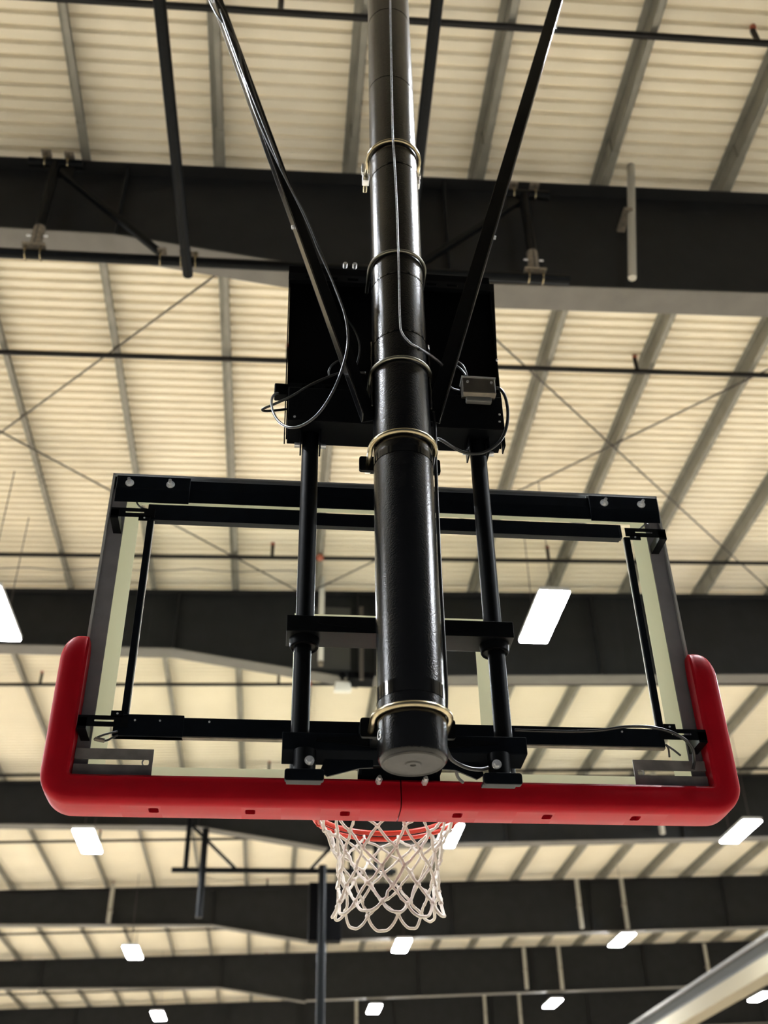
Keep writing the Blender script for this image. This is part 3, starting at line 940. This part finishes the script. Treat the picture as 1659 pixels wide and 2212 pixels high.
def pad_half(s, xin):
    path = []                                        # (position xz, outward normal xz)
    for k in range(9):
        x = xin + (0.86 - xin) * k / 8
        path.append(((x, ZB), (0, -1)))
    cxr, czr, rc = W2 - 0.030, ZB + 0.030, 0.030
    for k in range(1, 12):
        a_ = math.radians(-90 + 90 * k / 12)
        path.append(((cxr + rc * math.cos(a_), czr + rc * math.sin(a_)), (math.cos(a_), math.sin(a_))))
    ztop = 3.345
    for k in range(9):
        path.append(((W2, ZB + 0.032 + (ztop - 0.085 - ZB - 0.032) * k / 8), (1, 0)))
    for k in range(1, 9):
        path.append(((W2, ztop - 0.085 + 0.085 * math.sin(math.radians(90 * k / 8))), (1, 0)))
    n = len(SEC)
    vs, fs = [], []
    for i, (p, nn) in enumerate(path):
        e = max(0, i - (len(path) - 9)) / 8          # end taper
        for o_, y_ in SEC:
            if e > 0:
                f_ = math.cos(math.radians(90 * e * 0.97)) ** 0.75
                o_ = -0.008 + (o_ + 0.008) * f_
                y_ = 0.01 + (y_ - 0.01) * (0.35 + 0.65 * f_)
            vs.append((s * (p[0] + nn[0] * o_), y_, p[1] + nn[1] * o_))
    for i in range(len(path) - 1):
        for k in range(n):
            fs.append((i * n + k, i * n + (k + 1) % n, (i + 1) * n + (k + 1) % n, (i + 1) * n + k))
    fs.append(tuple(range(n)))
    fs.append(tuple(range((len(path) - 1) * n, len(path) * n)))
    o = MB().add(vs, fs, True).build('padding_half', M_RED, pad)
    # real mounting holes cut through the underside
    cut = MB()
    for hx in ((0.163, 0.415, 0.667) if s > 0 else (0.148, 0.406, 0.665)):
        w_, d_, rc2 = 0.0135, 0.017, 0.006
        poly = []
        for cx, cz, a0 in ((s * hx + w_ - rc2, 0.004 + d_ - rc2, 0), (s * hx - w_ + rc2, 0.004 + d_ - rc2, 90), (s * hx - w_ + rc2, 0.004 - d_ + rc2, 180), (s * hx + w_ - rc2, 0.004 - d_ + rc2, 270)):
            for k in range(5):
                aa = math.radians(a0 + 22.5 * k)
                poly.append((cx + rc2 * math.cos(aa), cz + rc2 * math.sin(aa)))
        cut.prism(poly, 'z', 2.82, 2.866)
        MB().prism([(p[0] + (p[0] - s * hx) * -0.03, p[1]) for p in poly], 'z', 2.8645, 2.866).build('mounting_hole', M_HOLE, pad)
    co = cut.build('cutter', M_HOLE)
    bo = o.modifiers.new('holes', 'BOOLEAN')
    bo.object = co
    bo.operation = 'DIFFERENCE'
    bo.solver = 'EXACT'
    co.location = (0, 0, 0)
    bpy.context.view_layer.update()
    dg = bpy.context.evaluated_depsgraph_get()
    me2 = bpy.data.meshes.new_from_object(o.evaluated_get(dg))
    o.modifiers.clear()
    o.data = me2
    bpy.data.objects.remove(co)
    me2.set_sharp_from_angle(angle=math.radians(40))
    for p_ in me2.polygons:
        if len(p_.vertices) > 4:
            p_.use_smooth = False
    return o


pad_half(-1, 0.000)
pad_half(1, 0.0035)

# ------------------------------------------------------------------ rim and net
RC = V((0.012, 0.435, 3.005))
RR = 0.2286
rim = thing('basketball_hoop', 'orange red double-ring basketball hoop behind the padding', 'hoop', RC)
circ = lambda r, z, n=64: [(RC.x + r * math.cos(2 * math.pi * k / n), RC.y + r * math.sin(2 * math.pi * k / n), z) for k in range(n)]
MB().tube(circ(RR, RC.z), 0.0085, 12, closed=True).build('ring', M_RIM, rim)
MB().tube(circ(RR + 0.003, RC.z - 0.019), 0.0075, 12, closed=True).build('lower_ring', M_RIM, rim)
rb = MB()
rb.box((RC.x - 0.10, 0.05, 2.93), (RC.x + 0.10, 0.058, 3.06)).hexa([(RC.x - 0.07, 0.058, 2.99), (RC.x + 0.07, 0.058, 2.99), (RC.x + 0.09, 0.22, 2.992), (RC.x - 0.09, 0.22, 2.992),
                                                                  (RC.x - 0.07, 0.058, 3.0), (RC.x + 0.07, 0.058, 3.0), (RC.x + 0.09, 0.22, 3.0), (RC.x - 0.09, 0.22, 3.0)])
rb.build('mounting_plate', M_RIM, rim)
for k in range(12):
    a_ = 2 * math.pi * (k + 0.5) / 12
    c, s = math.cos(a_), math.sin(a_)
    MB().tube([(RC.x + (RR + d) * c, RC.y + (RR + d) * s, RC.z + z) for d, z in ((0.002, -0.024), (-0.004, -0.036), (-0.013, -0.038), (-0.018, -0.029))], 0.0035, 6).build('net_hook', M_RIM, rim)

net = thing('basketball_net', 'white knotted cord net hanging from the orange rim', 'net', (RC.x, RC.y, 2.62))
NZ = [2.980, 2.940, 2.893, 2.848, 2.802, 2.756, 2.712]
NR = [0.216, 0.197, 0.174, 0.158, 0.150, 0.150, 0.160]
knots = {}
for j in range(7):
    for i in range(12):
        a_ = 2 * math.pi * (i + 0.5 + 0.5 * (j % 2)) / 12
        jr = random.Random(j * 40 + i)
        k_ = 0 if j == 0 else 1
        a_ += k_ * jr.uniform(-0.07, 0.07)
        r_ = NR[j] + k_ * jr.uniform(-0.008, 0.008)
        droop = 0.042 * (j / 6) ** 1.5 * max(-1, min(1, -math.sin(a_))) - 0.004   # the side toward the viewer hangs longer
        knots[(j, i)] = V((RC.x + r_ * math.cos(a_), RC.y + r_ * math.sin(a_), NZ[j] - (max(droop, -0.006) if j else 0) + k_ * jr.uniform(-0.008, 0.008)))
for hand in (0, 1):
    for i0 in range(12):                              # each cord runs down one way round the net, knot to knot
        pts, i = [], i0
        for j in range(7):
            pts.append(knots[(j, i)])
            if j % 2 == 0:
                i = (i - 1) % 12 if hand else i
            else:
                i = i if hand else (i + 1) % 12
        full = []
        jr = random.Random(900 + hand * 50 + i0)
        for a_, b_ in zip(pts, pts[1:]):
            m1 = a_.lerp(b_, 0.33) + V((jr.uniform(-1, 1), jr.uniform(-1, 1), jr.uniform(-1, 0.2))) * 0.004
            m2 = a_.lerp(b_, 0.67) + V((jr.uniform(-1, 1), jr.uniform(-1, 1), jr.uniform(-1, 0.2))) * 0.004
            full += [a_, m1, m2]
        full.append(pts[-1])
        full = smooth_path(full, 2)
        if hand == 0:                                  # the loop over the hook
            h0 = pts[0]
            out = V((h0.x - RC.x, h0.y - RC.y, 0)).normalized()
            full = [h0 + out * 0.004 + V((0, 0, 0.012))] + full
        MB().tube(full, [0.0046 + 0.0008 * math.sin(3.1 * q + i0) for q in range(len(full))], 6).build('net_cord', M_CORD, net)
kn = MB()
kn.sphere((0, 0, 0), 0.0082, 8, 5)
kme = kn.mesh('knot', M_CORD)
for j in range(1, 7):
    for i in range(12):
        o = bpy.data.objects.new('knot', kme)
        o.location = knots[(j, i)]
        o.rotation_euler = (random.random(), random.random(), random.random())
        put(o, net)
for i in range(12):                                    # hanging hem loops
    a_, b_ = knots[(6, i)], knots[(6, (i + 1) % 12)]
    mid = (a_ + b_) / 2
    out = V((mid.x - RC.x, mid.y - RC.y, 0)).normalized()
    jr = random.Random(70 + i)
    dz = -0.036 + jr.uniform(-0.008, 0.008)
    pts = [a_, a_.lerp(mid, 0.25) + V((0, 0, dz * 0.55)) + out * 0.006, a_.lerp(mid, 0.62) + V((0, 0, dz * 0.95)) + out * 0.016, mid + V((0, 0, dz)) + out * 0.018,
           b_.lerp(mid, 0.62) + V((0, 0, dz * 0.95)) + out * 0.016, b_.lerp(mid, 0.25) + V((0, 0, dz * 0.55)) + out * 0.008, b_]
    MB().tube(smooth_path(pts, 3), 0.0048, 6).build('hem_loop', M_CORD, net)


# ------------------------------------------------------------------ cables
def cable(name, label, pts, r, mat, group='cables on the hoop'):
    o = MB().tube(smooth_path([at(*p) for p in pts], 6), r, 8).build(name, mat)
    return tag(o, label, 'cable', group)


yf = MY - MR - 0.004
c1 = cable('cable', 'grey twisted cable tied down the front of the mast', [(843, -60, yf), (843, 0, yf), (845, 130, yf), (848, 280, yf - 0.016), (851, 330, yf - 0.004), (856, 420, yf), (860, 530, yf - 0.014), (862, 600, yf),
      (864, 690, yf), (868, 718, yf), (885, 740, -0.508), (905, 752, -0.488), (920, 761, -0.462), (937, 772, -0.44), (957, 790, -0.40), (964, 812, -0.38), (958, 835, -0.36), (948, 855, -0.34)], 0.0034, M_TWIST)
cable('cable', 'thin grey cable from the mast into the nickel box', [(905, 753, -0.492), (921, 763, -0.462), (940, 776, -0.43), (962, 800, -0.39), (968, 822, -0.37), (976, 838, -0.35), (992, 843, -0.33)], 0.0028, M_GCABLE)
yb = -0.455
cable('cable', 'long grey cable tied down the left brace, ending in a big loop', [(452, 0, yb), (470, 35, yb), (500, 75, yb), (515, 105, yb), (521, 140, yb), (528, 170, yb), (548, 235, yb), (575, 300, yb), (604, 360, yb), (632, 415, yb),
      (655, 462, yb), (672, 500, yb), (690, 545, yb), (714, 598, yb - 0.01), (735, 650, yb - 0.02), (748, 695, yb - 0.03), (751, 745, yb - 0.03), (738, 800, yb - 0.03), (717, 850, -0.46), (688, 893, -0.43), (655, 918, -0.40), (625, 923, -0.37),
      (602, 910, -0.33), (589, 887, -0.30), (587, 862, -0.26), (596, 850, -0.22), (606, 851, -0.19)], 0.0042, M_GCABLE)
cable('cable', 'thin black cable beside the grey one along the left brace', [(470, 0, yb), (500, 60, yb), (532, 150, yb), (562, 240, yb), (596, 330, yb), (625, 400, yb), (655, 455, yb - 0.006), (675, 500, yb - 0.006), (700, 560, yb), (722, 620, yb),
      (745, 680, yb + 0.02), (765, 712, -0.38), (776, 742, -0.34), (775, 770, -0.30), (766, 800, -0.28)], 0.003, M_CABLE)
cable('cable', 'straight grey cable spanning the bright edge of the left brace', [(475, 20, yb - 0.01), (505, 105, yb - 0.01), (530, 172, yb - 0.01), (575, 285, yb - 0.01), (606, 362, yb - 0.01)], 0.0028, M_GCABLE)
cable('power_cord', 'black power cord from the cover box to its left edge plug', [(790, 806, -0.29), (745, 805, -0.29), (715, 812, -0.30), (670, 832, -0.30), (630, 856, -0.29), (590, 874, -0.27), (567, 884, -0.25), (575, 888, -0.24), (600, 886, -0.22), (618, 884, -0.20)], 0.0042, M_CABLE)
cable('cable', 'coiled black cable on the cover box, left of the mast', [(752, 780, -0.28), (735, 778, -0.28), (718, 788, -0.28), (710, 802, -0.28), (712, 815, -0.28)], 0.003, M_CABLE)
cable('cable', 'coiled black cable above the nickel box', [(968, 780, -0.30), (985, 780, -0.30), (1000, 790, -0.30), (1008, 808, -0.30), (1009, 818, -0.29)], 0.003, M_GCABLE)
cable('cable', 'second coiled black cable above the nickel box', [(966, 786, -0.31), (982, 788, -0.31), (996, 798, -0.31), (1007, 812, -0.31)], 0.003, M_GCABLE)
cable('cable', 'heavy black cable looping down from the nickel box to the mast', [(1072, 838, -0.30), (1082, 842, -0.30), (1092, 860, -0.30), (1097, 890, -0.30), (1094, 922, -0.29), (1082, 950, -0.28), (1060, 970, -0.27), (1035, 980, -0.27), (1005, 978, -0.27),
      (978, 966, -0.29), (958, 953, -0.33), (944, 948, -0.36), (938, 962, -0.40), (937, 985, -0.41), (934, 1010, -0.41), (931, 1025, -0.40)], 0.0052, M_CABLE)
cable('cable', 'black cable running down the right side of the mast', [(936, 890, -0.40), (940, 930, -0.40), (941, 1000, -0.40), (945, 1100, -0.40), (951, 1240, -0.40), (957, 1350, -0.40), (962, 1440, -0.40), (964, 1500, -0.39), (962, 1560, -0.37), (960, 1600, -0.34), (972, 1635, -0.31), (990, 1650, -0.29),
      (1015, 1660, -0.28), (1040, 1662, -0.27), (1055, 1658, -0.26)], 0.0052, M_CABLE)
cable('cable', 'short black cable hanging under the mount beside the mast foot', [(985, 1655, -0.20), (986, 1668, -0.18), (990, 1680, -0.16), (1000, 1690, -0.14)], 0.0045, M_CABLE)
cable('cable', 'black cable lying along the right half of the bottom bar', [(1112, 1577, -0.09), (1170, 1579, -0.09), (1240, 1580, -0.09), (1300, 1577, -0.09), (1350, 1570, -0.09), (1400, 1570, -0.09), (1440, 1578, -0.09), (1460, 1586, -0.09), (1480, 1598, -0.08), (1495, 1615, -0.06),
      (1500, 1640, -0.04), (1497, 1662, -0.03)], 0.0048, M_CABLE)
cable('cable', 'thin black lead at the right end of the bottom bar', [(1438, 1608, -0.08), (1444, 1618, -0.07), (1446, 1635, -0.05)], 0.003, M_CABLE)
cable('cable', 'second thin black lead at the right end of the bottom bar', [(1440, 1610, -0.08), (1455, 1620, -0.07), (1470, 1632, -0.06)], 0.003, M_CABLE)
cable('cable', 'thin black lead looped at the left end of the bottom bar', [(254, 1580, -0.08), (228, 1586, -0.07), (208, 1594, -0.06), (206, 1598, -0.06), (228, 1600, -0.06), (240, 1595, -0.06), (254, 1588, -0.08)], 0.003, M_CABLE)
tag(MB().cyl(at(205, 1596, -0.06), at(226, 1600, -0.06), 0.006, n=10).build('cable_connector', M_SLEEVE), 'pale connector on the looped lead at the left', 'connector')
cable('cable', 'thin black lead curled above the left end of the top bar', [(294, 1080, -0.04), (298, 1090, -0.05), (308, 1098, -0.06), (318, 1100, -0.06)], 0.003, M_CABLE)
cable('cable', 'short black lead at the right end of the top bar', [(1372, 1146, -0.07), (1382, 1142, -0.06), (1392, 1134, -0.05), (1400, 1132, -0.04)], 0.003, M_CABLE)

# ------------------------------------------------------------------ distant backstop hung from the girder behind the padding
dy = GY[3] - 0.26
db = thing('distant_backstop', 'far black hoop frame hanging below the girder, behind the net', 'hoop frame', (0, dy, 8.55))
MB().cyl((-2.5, dy, 8.58), (2.15, dy, 8.60), 0.055, n=14).build('cross_pipe', M_BLACK, db)
for x in (-2.22, 1.2, 1.72):
    MB().cyl((x, dy, 8.58), (x, dy, 10.45), 0.055, n=14).build('strut', M_BLACK, db)
for xa, xb in ((-2.15, -1.2), (1.15, 0.35)):
    MB().bar((xa, dy, 9.5), (xb, dy, 8.62), 0.06, 0.06, (0, 1, 0)).build('diagonal', M_BLACK, db)
MB().cyl((-1.86, dy - 0.13, 7.6), (-1.86, dy - 0.13, 9.4), 0.07, n=16).build('drop_pipe', M_BLACK, db)
MB().cyl((0.60, dy - 0.18, 5.6), (0.60, dy - 0.18, 8.65), 0.085, n=16).build('mast', M_BLACK, db)
MB().box((0.34, dy - 0.05, 7.2), (1.0, dy + 0.25, 8.35)).build('cover_box', M_MATTE, db, 0.01)
MB().box((1.15, dy + 0.06, 8.55), (2.1, dy + 0.16, 8.68)).build('clamp_beam', M_MATTE, db)

# thin wire sagging under the deck, seen through the upper glass
wp = [(-5.6 + 0.35 * k, 11.15, roof(-5.6 + 0.35 * k, 10.60 - 0.05 * math.sin(math.pi * ((0.35 * k / 1.28) % 1.0)))) for k in range(17)]
tag(MB().tube(wp, 0.007, 6).build('sagging_wire', M_ROD), 'thin dark wire sagging under the deck, seen through the upper left glass', 'wire')
